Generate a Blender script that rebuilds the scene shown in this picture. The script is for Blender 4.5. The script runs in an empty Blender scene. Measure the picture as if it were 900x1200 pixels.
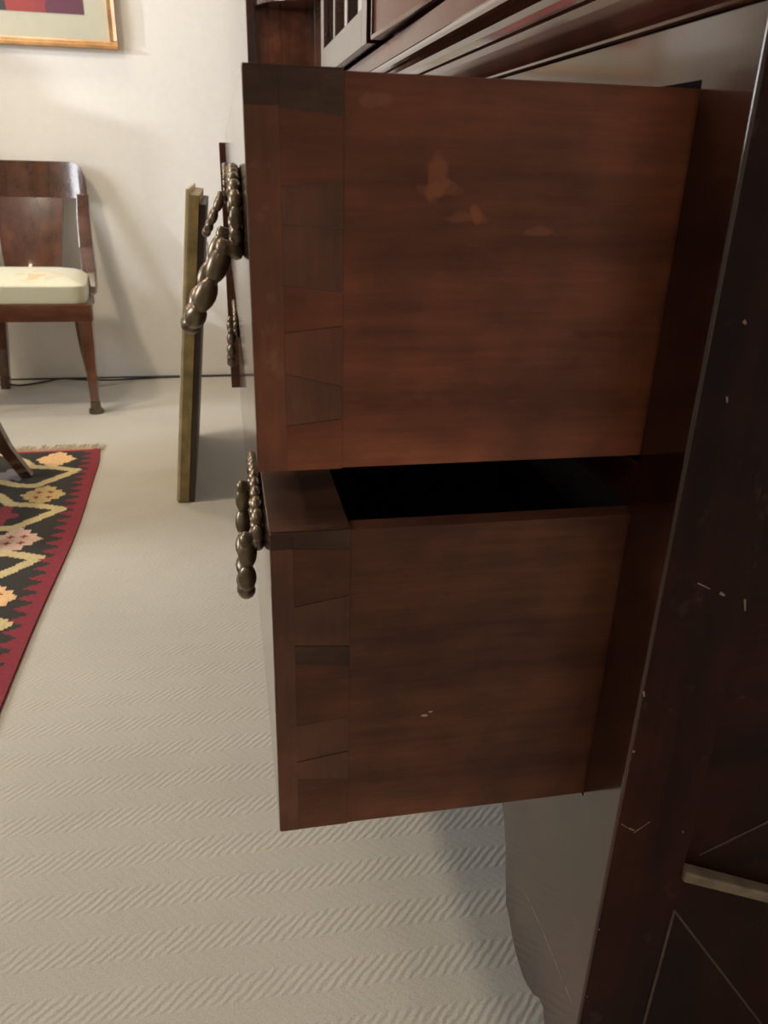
import bpy, math, random
from mathutils import Vector, Matrix
random.seed(7)
PI = math.pi
C = bpy.context.scene.collection
S = bpy.context.scene

# ------------------------------------------------------------------ camera
cam_d = bpy.data.cameras.new('camera')
cam = bpy.data.objects.new('camera', cam_d); C.objects.link(cam); S.camera = cam
R3 = Matrix(((0.9817, 0.0524, -0.1833), (-0.1889, 0.3992, -0.8972), (0.0262, 0.9154, 0.4017)))
R3 = R3.to_quaternion().to_matrix()
cam.matrix_world = Matrix.Translation((0, 0, 0.88)) @ R3.to_4x4()
cam_d.sensor_fit = 'VERTICAL'; cam_d.sensor_height = 36.0
cam_d.lens = 921.6 / 1200 * 36.0
cam_d.clip_start = 0.02
cam_d.dof.use_dof = True; cam_d.dof.focus_distance = 0.85; cam_d.dof.aperture_fstop = 13.0

# ------------------------------------------------------------------ world, light, exposure
S.view_settings.view_transform = 'Standard'; S.view_settings.look = 'None'
S.view_settings.gamma = 1; S.view_settings.use_curve_mapping = False
S.view_settings.exposure = 0.2
W = bpy.data.worlds.new('world'); S.world = W; W.use_nodes = True
bg = W.node_tree.nodes['Background']
bg.inputs[0].default_value = (0.55, 0.7, 1.0, 1); bg.inputs[1].default_value = 1.0

def area(name, loc, target, sx, sy, power, col):
    l = bpy.data.lights.new(name, 'AREA'); l.shape = 'RECTANGLE'; l.size = sx; l.size_y = sy
    l.energy = power; l.color = col
    o = bpy.data.objects.new(name, l); C.objects.link(o); o.location = loc
    o.rotation_euler = (Vector(target) - Vector(loc)).to_track_quat('-Z', 'Y').to_euler()
    return o
def spot(name, loc, target, power, col, radius, cone):
    l = bpy.data.lights.new(name, 'SPOT'); l.energy = power; l.color = col
    l.shadow_soft_size = radius; l.spot_size = math.radians(cone); l.spot_blend = 0.6
    o = bpy.data.objects.new(name, l); C.objects.link(o); o.location = loc
    o.rotation_euler = (Vector(target) - Vector(loc)).to_track_quat('-Z', 'Y').to_euler()
    return o
# daylight through the window in the left wall
area('daylight', (-3.45, 1.75, 1.65), (-0.6, 1.8, 0.7), 1.5, 1.5, 105, (0.95, 0.97, 1.0))
# ceiling lamps
LAMPS = [(-1.45, 1.9, 27), (-0.9, 3.12, 9), (-1.5, -0.9, 5)]

# ------------------------------------------------------------------ node helpers
def new_mat(name):
    m = bpy.data.materials.new(name); m.use_nodes = True
    return m, m.node_tree.nodes, m.node_tree.links, m.node_tree.nodes['Principled BSDF']
def node(ns, t, **kw):
    n = ns.new(t)
    for k, v in kw.items(): setattr(n, k, v)
    return n
def ramp(ns, stops):
    r = ns.new('ShaderNodeValToRGB')
    e = r.color_ramp.elements
    while len(e) < len(stops): e.new(0.5)
    for i, (p, c) in enumerate(stops):
        e[i].position = p; e[i].color = (c[0], c[1], c[2], 1)
    return r
def mixc(ns, ls, fac, a, b, blend='MIX'):
    n = ns.new('ShaderNodeMix'); n.data_type = 'RGBA'; n.blend_type = blend
    for sock, v in ((0, fac), (6, a), (7, b)):
        if isinstance(v, (int, float)): n.inputs[sock].default_value = v
        elif isinstance(v, tuple): n.inputs[sock].default_value = (v[0], v[1], v[2], 1)
        else: ls.new(v, n.inputs[sock])
    return n.outputs[2]
def math_n(ns, ls, op, a, b=None, c=None):
    n = ns.new('ShaderNodeMath'); n.operation = op
    for i, v in enumerate((a, b, c)):
        if v is None: continue
        if isinstance(v, (int, float)): n.inputs[i].default_value = v
        else: ls.new(v, n.inputs[i])
    return n.outputs[0]

def wood(name, dark, light, rough=0.2, axis='Z', ior=1.5, coat=0.0, wear=0.0, wearcol=(0.2, 0.07, 0.03), scale=1.0, bump=0.02, spots=(), gloom=0.5):
    m, ns, ls, b = new_mat(name)
    tc = node(ns, 'ShaderNodeTexCoord')
    mp = node(ns, 'ShaderNodeMapping')
    st = {'X': (1.2, 14, 14), 'Y': (14, 1.2, 14), 'Z': (14, 14, 1.2)}[axis]
    mp.inputs['Scale'].default_value = tuple(s * scale for s in st)
    ls.new(tc.outputs['Object'], mp.inputs['Vector'])
    n1 = node(ns, 'ShaderNodeTexNoise'); n1.inputs['Scale'].default_value = 1.6; n1.inputs['Detail'].default_value = 5
    n1.inputs['Distortion'].default_value = 0.6
    ls.new(mp.outputs[0], n1.inputs['Vector'])
    r1 = ramp(ns, [(0.33, dark), (0.7, light)]); ls.new(n1.outputs[0], r1.inputs[0])
    n2 = node(ns, 'ShaderNodeTexNoise'); n2.inputs['Scale'].default_value = 7.0 * scale; n2.inputs['Detail'].default_value = 3
    ls.new(tc.outputs['Object'], n2.inputs['Vector'])
    r2 = ramp(ns, [(0.3, (gloom, gloom, gloom)), (0.65, (1.15, 1.15, 1.15))]); ls.new(n2.outputs[0], r2.inputs[0])
    col = mixc(ns, ls, 1.0, r1.outputs[0], r2.outputs[0], 'MULTIPLY')
    n5 = node(ns, 'ShaderNodeTexNoise'); n5.inputs['Scale'].default_value = 9.0; n5.inputs['Detail'].default_value = 4; n5.inputs['Roughness'].default_value = 0.7
    ls.new(mp.outputs[0], n5.inputs['Vector'])
    r5 = ramp(ns, [(0.3, (0.80, 0.80, 0.80)), (0.7, (1.16, 1.16, 1.16))]); ls.new(n5.outputs[0], r5.inputs[0])
    col = mixc(ns, ls, 1.0, col, r5.outputs[0], 'MULTIPLY')
    n6 = node(ns, 'ShaderNodeTexNoise'); n6.inputs['Scale'].default_value = 24.0 * scale; n6.inputs['Detail'].default_value = 5
    ls.new(tc.outputs['Object'], n6.inputs['Vector'])
    r6 = ramp(ns, [(0.36, (0.80, 0.82, 0.84)), (0.62, (1.10, 1.08, 1.06))]); ls.new(n6.outputs[0], r6.inputs[0])
    col = mixc(ns, ls, 1.0, col, r6.outputs[0], 'MULTIPLY')
    if wear > 0:
        mp3 = node(ns, 'ShaderNodeMapping'); mp3.inputs['Scale'].default_value = {'X': (1, 1.6, 1.6), 'Y': (1.6, 1, 1.6), 'Z': (1.6, 1.6, 1)}[axis]
        ls.new(tc.outputs['Object'], mp3.inputs['Vector'])
        n3 = node(ns, 'ShaderNodeTexNoise'); n3.inputs['Scale'].default_value = 28; n3.inputs['Detail'].default_value = 6; n3.inputs['Roughness'].default_value = 0.65
        ls.new(mp3.outputs[0], n3.inputs['Vector'])
        r3 = ramp(ns, [(0.61, (0, 0, 0)), (0.70, (1, 1, 1))]); ls.new(n3.outputs[0], r3.inputs[0])
        f = math_n(ns, ls, 'MULTIPLY', r3.outputs[0], wear)
        col = mixc(ns, ls, f, col, wearcol)
    for (c, rad, sc, amt) in spots:      # worn or stained places of the old polish
        vm = node(ns, 'ShaderNodeVectorMath', operation='SUBTRACT'); ls.new(tc.outputs['Object'], vm.inputs[0]); vm.inputs[1].default_value = c
        nn = node(ns, 'ShaderNodeTexNoise'); nn.inputs['Scale'].default_value = 70; ls.new(tc.outputs['Object'], nn.inputs['Vector'])
        vs = node(ns, 'ShaderNodeVectorMath', operation='MULTIPLY'); ls.new(vm.outputs[0], vs.inputs[0]); vs.inputs[1].default_value = (1 / rad[0], 0.0, 1 / rad[1])
        ln = node(ns, 'ShaderNodeVectorMath', operation='LENGTH'); ls.new(vs.outputs[0], ln.inputs[0])
        d = math_n(ns, ls, 'ADD', ln.outputs['Value'], math_n(ns, ls, 'MULTIPLY_ADD', nn.outputs[0], 2.2, -1.1))
        rr = ramp(ns, [(0.55, (1, 1, 1)), (0.95, (0, 0, 0))]); ls.new(d, rr.inputs[0])
        col = mixc(ns, ls, math_n(ns, ls, 'MULTIPLY', rr.outputs[0], amt), col, sc)
    ls.new(col, b.inputs['Base Color'])
    rg = math_n(ns, ls, 'MULTIPLY_ADD', n2.outputs[0], 0.12, rough - 0.06); ls.new(rg, b.inputs['Roughness'])
    b.inputs['IOR'].default_value = ior
    b.inputs['Coat Weight'].default_value = coat; b.inputs['Coat Roughness'].default_value = 0.06
    bp = node(ns, 'ShaderNodeBump'); bp.inputs['Strength'].default_value = bump; bp.inputs['Distance'].default_value = 0.01
    ls.new(n1.outputs[0], bp.inputs['Height']); ls.new(bp.outputs[0], b.inputs['Normal'])
    return m
def soften(m, level):
    m.node_tree.nodes['Principled BSDF'].inputs['Specular IOR Level'].default_value = level
def plain(name, col, rough=0.5, metal=0.0, var=0.12, scale=20.0, bump=0.0, ior=1.5):
    m, ns, ls, b = new_mat(name)
    tc = node(ns, 'ShaderNodeTexCoord'); n = node(ns, 'ShaderNodeTexNoise'); n.inputs['Scale'].default_value = scale; n.inputs['Detail'].default_value = 4
    ls.new(tc.outputs['Object'], n.inputs['Vector'])
    lo = tuple(c * (1 - var) for c in col); hi = tuple(min(1, c * (1 + var)) for c in col)
    r = ramp(ns, [(0.3, lo), (0.7, hi)]); ls.new(n.outputs[0], r.inputs[0]); ls.new(r.outputs[0], b.inputs['Base Color'])
    b.inputs['Roughness'].default_value = rough; b.inputs['Metallic'].default_value = metal; b.inputs['IOR'].default_value = ior
    if bump:
        bp = node(ns, 'ShaderNodeBump'); bp.inputs['Strength'].default_value = bump; bp.inputs['Distance'].default_value = 0.005
        ls.new(n.outputs[0], bp.inputs['Height']); ls.new(bp.outputs[0], b.inputs['Normal'])
    return m

# ------------------------------------------------------------------ materials
M = {}
M['wall'] = plain('white plaster', (0.84, 0.815, 0.77), 0.75, var=0.015, scale=40, bump=0.015)
M['ceiling'] = plain('ceiling paint', (0.78, 0.76, 0.72), 0.8, var=0.02)
def carpet_mat():
    m, ns, ls, b = new_mat('herringbone carpet')
    tc = node(ns, 'ShaderNodeTexCoord'); mp = node(ns, 'ShaderNodeMapping'); mp.inputs['Rotation'].default_value = (0, 0, math.radians(1.5))
    ls.new(tc.outputs['Object'], mp.inputs['Vector'])
    nz = node(ns, 'ShaderNodeTexNoise'); nz.inputs['Scale'].default_value = 60; nz.inputs['Detail'].default_value = 3
    ls.new(tc.outputs['Object'], nz.inputs['Vector'])
    sx = node(ns, 'ShaderNodeSeparateXYZ'); ls.new(mp.outputs[0], sx.inputs[0])
    y = math_n(ns, ls, 'MULTIPLY_ADD', nz.outputs[0], 0.011, math_n(ns, ls, 'ADD', sx.outputs['Y'], 5.0 * 0.072 * 10 - 0.0435))
    band = math_n(ns, ls, 'PINGPONG', y, 0.036)                 # zigzag across the bands
    u = math_n(ns, ls, 'SUBTRACT', sx.outputs['X'], band)
    rib = math_n(ns, ls, 'SINE', math_n(ns, ls, 'MULTIPLY', u, 2 * PI / 0.0135))
    par = math_n(ns, ls, 'FRACT', math_n(ns, ls, 'MULTIPLY', y, 1 / 0.072))
    strong = math_n(ns, ls, 'MULTIPLY_ADD', math_n(ns, ls, 'LESS_THAN', par, 0.5), 0.8, 0.2)
    nf = node(ns, 'ShaderNodeTexNoise'); nf.inputs['Scale'].default_value = 420; nf.inputs['Detail'].default_value = 2
    ls.new(tc.outputs['Object'], nf.inputs['Vector'])
    hgt = math_n(ns, ls, 'ADD', math_n(ns, ls, 'MULTIPLY', rib, strong), math_n(ns, ls, 'MULTIPLY', nf.outputs[0], 1.6))
    bp = node(ns, 'ShaderNodeBump'); bp.inputs['Strength'].default_value = 0.36; bp.inputs['Distance'].default_value = 0.0008
    ls.new(hgt, bp.inputs['Height']); ls.new(bp.outputs[0], b.inputs['Normal'])
    nb = node(ns, 'ShaderNodeTexNoise'); nb.inputs['Scale'].default_value = 2.2; nb.inputs['Detail'].default_value = 3
    ls.new(tc.outputs['Object'], nb.inputs['Vector'])
    r = ramp(ns, [(0.35, (0.47, 0.44, 0.378)), (0.68, (0.53, 0.498, 0.432))]); ls.new(nb.outputs[0], r.inputs[0])
    r2 = ramp(ns, [(0.3, (0.88, 0.88, 0.88)), (0.7, (1.06, 1.06, 1.06))]); ls.new(nf.outputs[0], r2.inputs[0])
    ls.new(mixc(ns, ls, 1.0, r.outputs[0], r2.outputs[0], 'MULTIPLY'), b.inputs['Base Color'])
    b.inputs['Roughness'].default_value = 0.95; b.inputs['Sheen Weight'].default_value = 0.15
    return m
M['carpet'] = carpet_mat()
M['polish_v'] = wood('polished mahogany upright grain', (0.020, 0.0065, 0.004), (0.052, 0.015, 0.008), 0.17, 'Z', 1.5, 0.55)
M['polish_h'] = wood('polished mahogany level grain', (0.022, 0.007, 0.004), (0.058, 0.017, 0.009), 0.17, 'Y', 1.55, 0.7)
M['side_v'] = wood('dull mahogany flank', (0.017, 0.0036, 0.0024), (0.046, 0.0085, 0.0048), 0.45, 'Z', 1.45, wear=0.3, wearcol=(0.12, 0.07, 0.05))
M['side_d'] = wood('dull mahogany flank panel', (0.015, 0.0034, 0.0022), (0.040, 0.008, 0.0045), 0.42, 'X', 1.45, wear=0.35, wearcol=(0.12, 0.08, 0.06))
soften(M['side_v'], 0.14); soften(M['side_d'], 0.12)
M['inlay'] = plain('worn stringing', (0.075, 0.045, 0.03), 0.5, var=0.4, scale=80)
M['chip'] = plain('bare chipped wood', (0.30, 0.22, 0.18), 0.6, var=0.4, scale=120)
M['bead_pale'] = plain('pale worn bead', (0.20, 0.15, 0.10), 0.45, var=0.3, scale=50)
SP1 = [((0.128, 0, 0.875), (0.007, 0.016), (0.32, 0.11, 0.05), 0.5), ((0.131, 0, 0.868), (0.014, 0.005), (0.27, 0.10, 0.05), 0.45),
       ((0.155, 0, 0.853), (0.004, 0.009), (0.36, 0.11, 0.05), 0.5), ((0.20, 0, 0.845), (0.012, 0.003), (0.30, 0.12, 0.07), 0.4),
       ((0.148, 0, 0.852), (0.02, 0.004), (0.28, 0.11, 0.065), 0.4), ((0.25, 0, 0.78), (0.02, 0.004), (0.05, 0.016, 0.009), 0.4),
       ((0.09, 0, 0.915), (0.012, 0.004), (0.26, 0.11, 0.075), 0.45), ((0.16, 0, 0.74), (0.05, 0.008), (0.07, 0.022, 0.012), 0.3)]
SP1 = [((c[0] - .015, 0, c[2] - .690), r, k, a) for c, r, k, a in SP1]
SP2 = [((0.13, 0, 0.55), (0.05, 0.008), (0.06, 0.021, 0.012), 0.3), ((0.16, 0, 0.52), (0.06, 0.008), (0.06, 0.021, 0.012), 0.3),
       ((0.14, 0, 0.475), (0.003, 0.0012), (0.5, 0.4, 0.32), 0.9), ((0.145, 0, 0.478), (0.002, 0.001), (0.5, 0.4, 0.32), 0.9)]
SP2 = [((c[0] - .021, 0, c[2] - .370), r, k, a) for c, r, k, a in SP2]
M['panel'] = wood('warm veneer, thin polish', (0.085, 0.036, 0.028), (0.15, 0.066, 0.052), 0.22, 'Y', 1.42, 0.12, gloom=0.7)
M['drawer_upper'] = wood('old drawer side, reddish', (0.138, 0.042, 0.0215), (0.252, 0.082, 0.043), 0.48, 'X', 1.38, wear=0.22, wearcol=(0.16, 0.07, 0.045), spots=SP1, gloom=0.62)
M['drawer_lower'] = wood('old drawer side, brown', (0.090, 0.032, 0.0165), (0.168, 0.062, 0.032), 0.5, 'X', 1.38, wear=0.15, wearcol=(0.14, 0.07, 0.045), spots=SP2, gloom=0.62)
M['dove_dark'] = wood('dark end grain', (0.062, 0.030, 0.019), (0.11, 0.056, 0.038), 0.55, 'X', 1.4, wear=0.3, wearcol=(0.11, 0.06, 0.04), scale=1.5)
M['dove_red'] = wood('red end grain', (0.125, 0.040, 0.022), (0.23, 0.078, 0.042), 0.45, 'Z', 1.45, wear=0.5, wearcol=(0.26, 0.13, 0.08))
M['dove_grey'] = wood('grey end grain', (0.100, 0.038, 0.022), (0.185, 0.071, 0.041), 0.5, 'Z', 1.45, wear=0.4, wearcol=(0.17, 0.09, 0.055))
M['edge'] = wood('drawer top edge', (0.06, 0.026, 0.014), (0.12, 0.052, 0.030), 0.38, 'X', 1.5, wear=0.3, wearcol=(0.2, 0.13, 0.09))
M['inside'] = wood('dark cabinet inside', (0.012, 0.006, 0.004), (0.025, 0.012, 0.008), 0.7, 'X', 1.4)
M['bronze'] = plain('aged bronze', (0.16, 0.125, 0.085), 0.34, metal=0.85, var=0.35, scale=60, bump=0.1)
M['glass'] = None
gm, ns, ls, b = new_mat('window glass')
ns.remove(b); tr = ns.new('ShaderNodeBsdfTransparent'); gl = ns.new('ShaderNodeBsdfGlossy'); gl.inputs['Roughness'].default_value = 0.03
fr = ns.new('ShaderNodeFresnel'); fr.inputs['IOR'].default_value = 1.5; mx = ns.new('ShaderNodeMixShader')
ls.new(fr.outputs[0], mx.inputs[0]); ls.new(tr.outputs[0], mx.inputs[1]); ls.new(gl.outputs[0], mx.inputs[2])
ls.new(mx.outputs[0], ns['Material Output'].inputs['Surface']); M['glass'] = gm
M['chair'] = wood('chair mahogany', (0.065, 0.021, 0.010), (0.12, 0.042, 0.022), 0.2, 'Z', 1.55, 0.9, gloom=0.6)
M['chair_h'] = wood('chair mahogany level grain', (0.07, 0.023, 0.011), (0.14, 0.046, 0.021), 0.25, 'X', 1.5, 0.4, gloom=0.6)
M['brass'] = plain('dark brass', (0.15, 0.12, 0.08), 0.35, metal=0.9, var=0.2)
def seat_mat():
    m, ns, ls, b = new_mat('floral upholstery')
    tc = node(ns, 'ShaderNodeTexCoord'); n = node(ns, 'ShaderNodeTexNoise'); n.inputs['Scale'].default_value = 11; n.inputs['Detail'].default_value = 2
    ls.new(tc.outputs['Object'], n.inputs['Vector'])
    r = ramp(ns, [(0.60, (0, 0, 0)), (0.66, (1, 1, 1))]); ls.new(n.outputs[0], r.inputs[0])
    vm = node(ns, 'ShaderNodeVectorMath', operation='DISTANCE'); ls.new(tc.outputs['Object'], vm.inputs[0]); vm.inputs[1].default_value = (0.075, -0.10, 0.465)
    near = ramp(ns, [(0.055, (1, 1, 1)), (0.095, (0, 0, 0))]); ls.new(vm.outputs['Value'], near.inputs[0])
    r2 = ramp(ns, [(0.46, (0, 0, 0)), (0.52, (1, 1, 1))]); n4 = node(ns, 'ShaderNodeTexNoise'); n4.inputs['Scale'].default_value = 22; ls.new(tc.outputs['Object'], n4.inputs['Vector']); ls.new(n4.outputs[0], r2.inputs[0])
    f = math_n(ns, ls, 'MULTIPLY', near.outputs[0], r2.outputs[0])
    col = mixc(ns, ls, math_n(ns, ls, 'MULTIPLY', f, 0.8), (0.62, 0.61, 0.45), (0.66, 0.42, 0.17))
    ls.new(col, b.inputs['Base Color']); b.inputs['Roughness'].default_value = 0.65; b.inputs['Sheen Weight'].default_value = 0.2
    return m
M['seat'] = seat_mat()
M['gilt'] = plain('rubbed gilding', (0.28, 0.205, 0.08), 0.5, metal=0.25, var=0.35, scale=26, bump=0.1)
M['gilt_pale'] = plain('pale lip gilding', (0.62, 0.52, 0.34), 0.5, metal=0.1, var=0.15, scale=26)  # paler gilding than the frame sides, for the front lip
M['board_dark'] = plain('dark backing board', (0.055, 0.036, 0.024), 0.6, var=0.3, scale=12)
M['maple'] = wood('pale maple frame', (0.52, 0.27, 0.10), (0.70, 0.40, 0.17), 0.35, 'X', 1.5, gloom=0.9)
M['mat'] = plain('cream mount', (0.53, 0.51, 0.40), 0.8, var=0.03)
M['cable'] = plain('black cable', (0.03, 0.03, 0.03), 0.5)
M['fringe'] = plain('wool fringe', (0.58, 0.42, 0.25), 0.9, var=0.3, scale=90)
M['white_paint'] = plain('white gloss paint', (0.8, 0.79, 0.76), 0.35, var=0.03)
M['lamp_shade'] = None
lm, ns, ls, b = new_mat('lit lamp diffuser'); b.inputs['Base Color'].default_value = (1, 0.9, 0.75, 1)
b.inputs['Emission Color'].default_value = (1, 0.78, 0.5, 1); b.inputs['Emission Strength'].default_value = 4; M['lamp_shade'] = lm
def art_mat():
    m, ns, ls, b = new_mat('printed colour fields')
    tc = node(ns, 'ShaderNodeTexCoord'); sx = node(ns, 'ShaderNodeSeparateXYZ'); ls.new(tc.outputs['Object'], sx.inputs[0])
    n = node(ns, 'ShaderNodeTexNoise'); n.inputs['Scale'].default_value = 18; ls.new(tc.outputs['Object'], n.inputs['Vector'])
    x = math_n(ns, ls, 'MULTIPLY_ADD', n.outputs[0], 0.02, sx.outputs['X'])
    x = math_n(ns, ls, 'MULTIPLY_ADD', x, 1.0, 0.40)            # the print runs -0.36..0.36 about its centre
    r = ramp(ns, [(0, (0.33, 0.055, 0.06)), (0.30, (0.30, 0.045, 0.05)), (0.465, (0.05, 0.045, 0.045)), (0.50, (0.34, 0.055, 0.055)), (0.60, (0.30, 0.05, 0.06)), (0.635, (0.135, 0.045, 0.075))])
    r.color_ramp.interpolation = 'CONSTANT'; ls.new(x, r.inputs[0]); ls.new(r.outputs[0], b.inputs['Base Color']); b.inputs['Roughness'].default_value = 0.7
    return m
M['art'] = art_mat()

# ------------------------------------------------------------------ mesh helpers
class MB:
    def __init__(s): s.v = []; s.f = []; s.sm = []
    def add(s, vs, fs, smooth=False):
        o = len(s.v); s.v += [tuple(v) for v in vs]; s.f += [tuple(i + o for i in f) for f in fs]; s.sm += [smooth] * len(fs)
        return s
    def box(s, x0, x1, y0, y1, z0, z1, T=None):
        vs = [Vector((x, y, z)) for z in (z0, z1) for y in (y0, y1) for x in (x0, x1)]
        if T is not None: vs = [T @ v for v in vs]
        return s.add(vs, [(0, 2, 3, 1), (4, 5, 7, 6), (0, 1, 5, 4), (2, 6, 7, 3), (0, 4, 6, 2), (1, 3, 7, 5)])
    def prism(s, poly, axis, a0, a1, T=None):
        def p(u, w, a): return {'X': (a, u, w), 'Y': (u, a, w), 'Z': (u, w, a)}[axis]
        n = len(poly); vs = [Vector(p(u, w, a0)) for u, w in poly] + [Vector(p(u, w, a1)) for u, w in poly]
        if T is not None: vs = [T @ v for v in vs]
        ar = sum(poly[i][0] * poly[(i + 1) % n][1] - poly[(i + 1) % n][0] * poly[i][1] for i in range(n))
        fs = [tuple(range(n)), tuple(range(2 * n - 1, n - 1, -1))] + [(i, i + n, (i + 1) % n + n, (i + 1) % n) for i in range(n)]
        flip = (ar > 0) if axis != 'Y' else (ar < 0)
        if flip: fs = [tuple(reversed(f)) for f in fs]
        if a1 < a0: fs = [tuple(reversed(f)) for f in fs]
        return s.add(vs, fs)
    def loft(s, rings, closed_caps=True, smooth=False):
        n = len(rings[0]); vs = [v for r in rings for v in r]; fs = []
        for k in range(len(rings) - 1):
            for i in range(n):
                j = (i + 1) % n; fs.append((k * n + i, k * n + j, (k + 1) * n + j, (k + 1) * n + i))
        if closed_caps:
            fs.append(tuple(reversed(range(n)))); fs.append(tuple((len(rings) - 1) * n + i for i in range(n)))
        return s.add(vs, fs, smooth)
    def tube(s, path, rad, seg=10, smooth=True):
        rings = []; path = [Vector(p) for p in path]
        up = Vector((0.13, 0.31, 0.94))
        for i, p in enumerate(path):
            t = (path[min(i + 1, len(path) - 1)] - path[max(i - 1, 0)]).normalized()
            a = t.cross(up); a = a.normalized() if a.length > 1e-4 else Vector((1, 0, 0)); c = t.cross(a).normalized()
            r = rad[i] if isinstance(rad, (list, tuple)) else rad
            rings.append([p + (a * math.cos(2 * PI * k / seg) + c * math.sin(2 * PI * k / seg)) * r for k in range(seg)])
        return s.loft(rings, True, smooth)
    def ball(s, c, d, r, l, seg=12, rings=8):
        """ellipsoid at c, long axis along d (half length l), radius r"""
        c = Vector(c); d = Vector(d).normalized(); a = d.orthogonal().normalized(); b2 = d.cross(a)
        vs = [c - d * l]; 
        for k in range(1, rings):
            th = PI * k / rings
            for i in range(seg):
                ph = 2 * PI * i / seg
                vs.append(c - d * l * math.cos(th) + (a * math.cos(ph) + b2 * math.sin(ph)) * r * math.sin(th))
        vs.append(c + d * l); fs = []
        for i in range(seg): fs.append((0, 1 + (i + 1) % seg, 1 + i))
        for k in range(rings - 2):
            for i in range(seg):
                j = (i + 1) % seg; fs.append((1 + k * seg + i, 1 + k * seg + j, 1 + (k + 1) * seg + j, 1 + (k + 1) * seg + i))
        L = len(vs) - 1
        for i in range(seg): fs.append((L, 1 + (rings - 2) * seg + i, 1 + (rings - 2) * seg + (i + 1) % seg))
        return s.add(vs, fs, True)
    def build(s, name, mat, parent=None, bevel=0.0, seg=2, sharp=None):
        off = Vector((0, 0, 0))
        p = parent
        while p is not None: off += p.location; p = p.parent
        me = bpy.data.meshes.new(name); me.from_pydata([tuple(Vector(v) - off) for v in s.v], [], s.f); me.materials.append(mat)
        me.polygons.foreach_set('use_smooth', s.sm); me.update()
        if sharp: me.set_sharp_from_angle(angle=math.radians(sharp))
        o = bpy.data.objects.new(name, me); C.objects.link(o); o.parent = parent
        if bevel:
            bm = o.modifiers.new('bevel', 'BEVEL'); bm.width = bevel; bm.segments = seg; bm.limit_method = 'ANGLE'; bm.angle_limit = math.radians(40)
        return o
def tag(o, label=None, cat=None, group=None, kind=None):
    if label: o['label'] = label
    if cat: o['category'] = cat
    if group: o['group'] = group
    if kind: o['kind'] = kind
    return o
def thing(name, loc, label, cat, group=None):
    o = bpy.data.objects.new(name, None); C.objects.link(o); o.location = loc; o.empty_display_size = 0.1
    return tag(o, label, cat, group)
def copy_tree(o, parent=None):
    c = o.copy(); C.objects.link(c); c.parent = parent
    for ch in list(o.children): copy_tree(ch, c)
    return c

# ------------------------------------------------------------------ the setting
XL, XR, YB, YF, ZC = -3.0, 0.82, 3.56, -2.2, 2.75
tag(MB().box(XL - .1, XR + .1, YF - .1, YB + .1, -0.08, 0.0).build('floor', M['carpet']), 'pale grey beige herringbone carpet', None, None, 'structure')
tag(MB().box(XL - .1, XR + .1, YF - .1, YB + .1, ZC, ZC + .1).build('ceiling', M['ceiling']), kind='structure')
tag(MB().box(XL - .1, XR + .1, YB, YB + .1, 0, ZC).build('wall_back', M['wall']), 'white plaster wall behind the chair', None, None, 'structure')
tag(MB().box(XR, XR + .1, YF, YB, 0, ZC).build('wall_right', M['wall']), kind='structure')
tag(MB().box(XL, XR, YF - .1, YF, 0, ZC).build('wall_front', M['wall']), kind='structure')
WZ0, WZ1 = 0.95, 2.35
WINS = [(1.0, 2.5)]
wl = MB(); ya = YF
for (a, b2) in WINS:
    wl.box(XL - .1, XL, ya, a, 0, ZC); wl.box(XL - .1, XL, a, b2, 0, WZ0); wl.box(XL - .1, XL, a, b2, WZ1, ZC); ya = b2
wl.box(XL - .1, XL, ya, YB, 0, ZC)
tag(wl.build('wall_left', M['wall']), kind='structure')
for k, (WY0, WY1) in enumerate(WINS):
    wf = MB()
    for a in ((WY0, WY0 + .05, WZ0, WZ1), (WY1 - .05, WY1, WZ0, WZ1), (WY0 + .05, WY1 - .05, WZ0, WZ0 + .05), (WY0 + .05, WY1 - .05, WZ1 - .05, WZ1)):
        wf.box(XL - .08, XL - .03, *a)
    win = tag(wf.build('window_%d' % (k + 1), M['white_paint']), kind='structure')
    MB().box(XL - .057, XL - .053, WY0 + .05, WY1 - .05, WZ0 + .05, WZ1 - .05).build('pane', M['glass'], win)
    MB().box(XL - .02, XL + .12, WY0 - .05, WY1 + .05, WZ0 - .03, WZ0).build('sill', M['white_paint'], win)
tag(MB().box(XL, XR, YB - .005, YB - .0005, 0.0005, 0.006).build('gap_strip_back', M['cable']), 'dark gap strip along the foot of the wall', None, None, 'structure')  # dark strip standing in for the gap line; the wall has no baseboard

for k, (x, y, pw) in enumerate(LAMPS):
    cl = thing('ceiling_lamp', (x, y, ZC), ['round ceiling lamp in the middle of the room', 'round ceiling lamp close to the back wall', 'round ceiling lamp behind the photographer'][k], 'lamp')
    MB().tube([(x, y, ZC - .001), (x, y, ZC - .04)], 0.14, 24, False).build('rim', M['white_paint'], cl)
    MB().tube([(x, y, ZC - .0405), (x, y, ZC - .055)], [0.13, 0.115], 24, False).build('diffuser', M['lamp_shade'], cl)
    l = bpy.data.lights.new('ceiling_lamp_light', 'AREA'); l.shape = 'DISK'; l.size = 0.26; l.energy = pw; l.color = (1.0, 0.83, 0.61)
    lo = bpy.data.objects.new('ceiling_lamp_light', l); C.objects.link(lo); lo.parent = cl; lo.location = (0, 0, -0.06)

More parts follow.
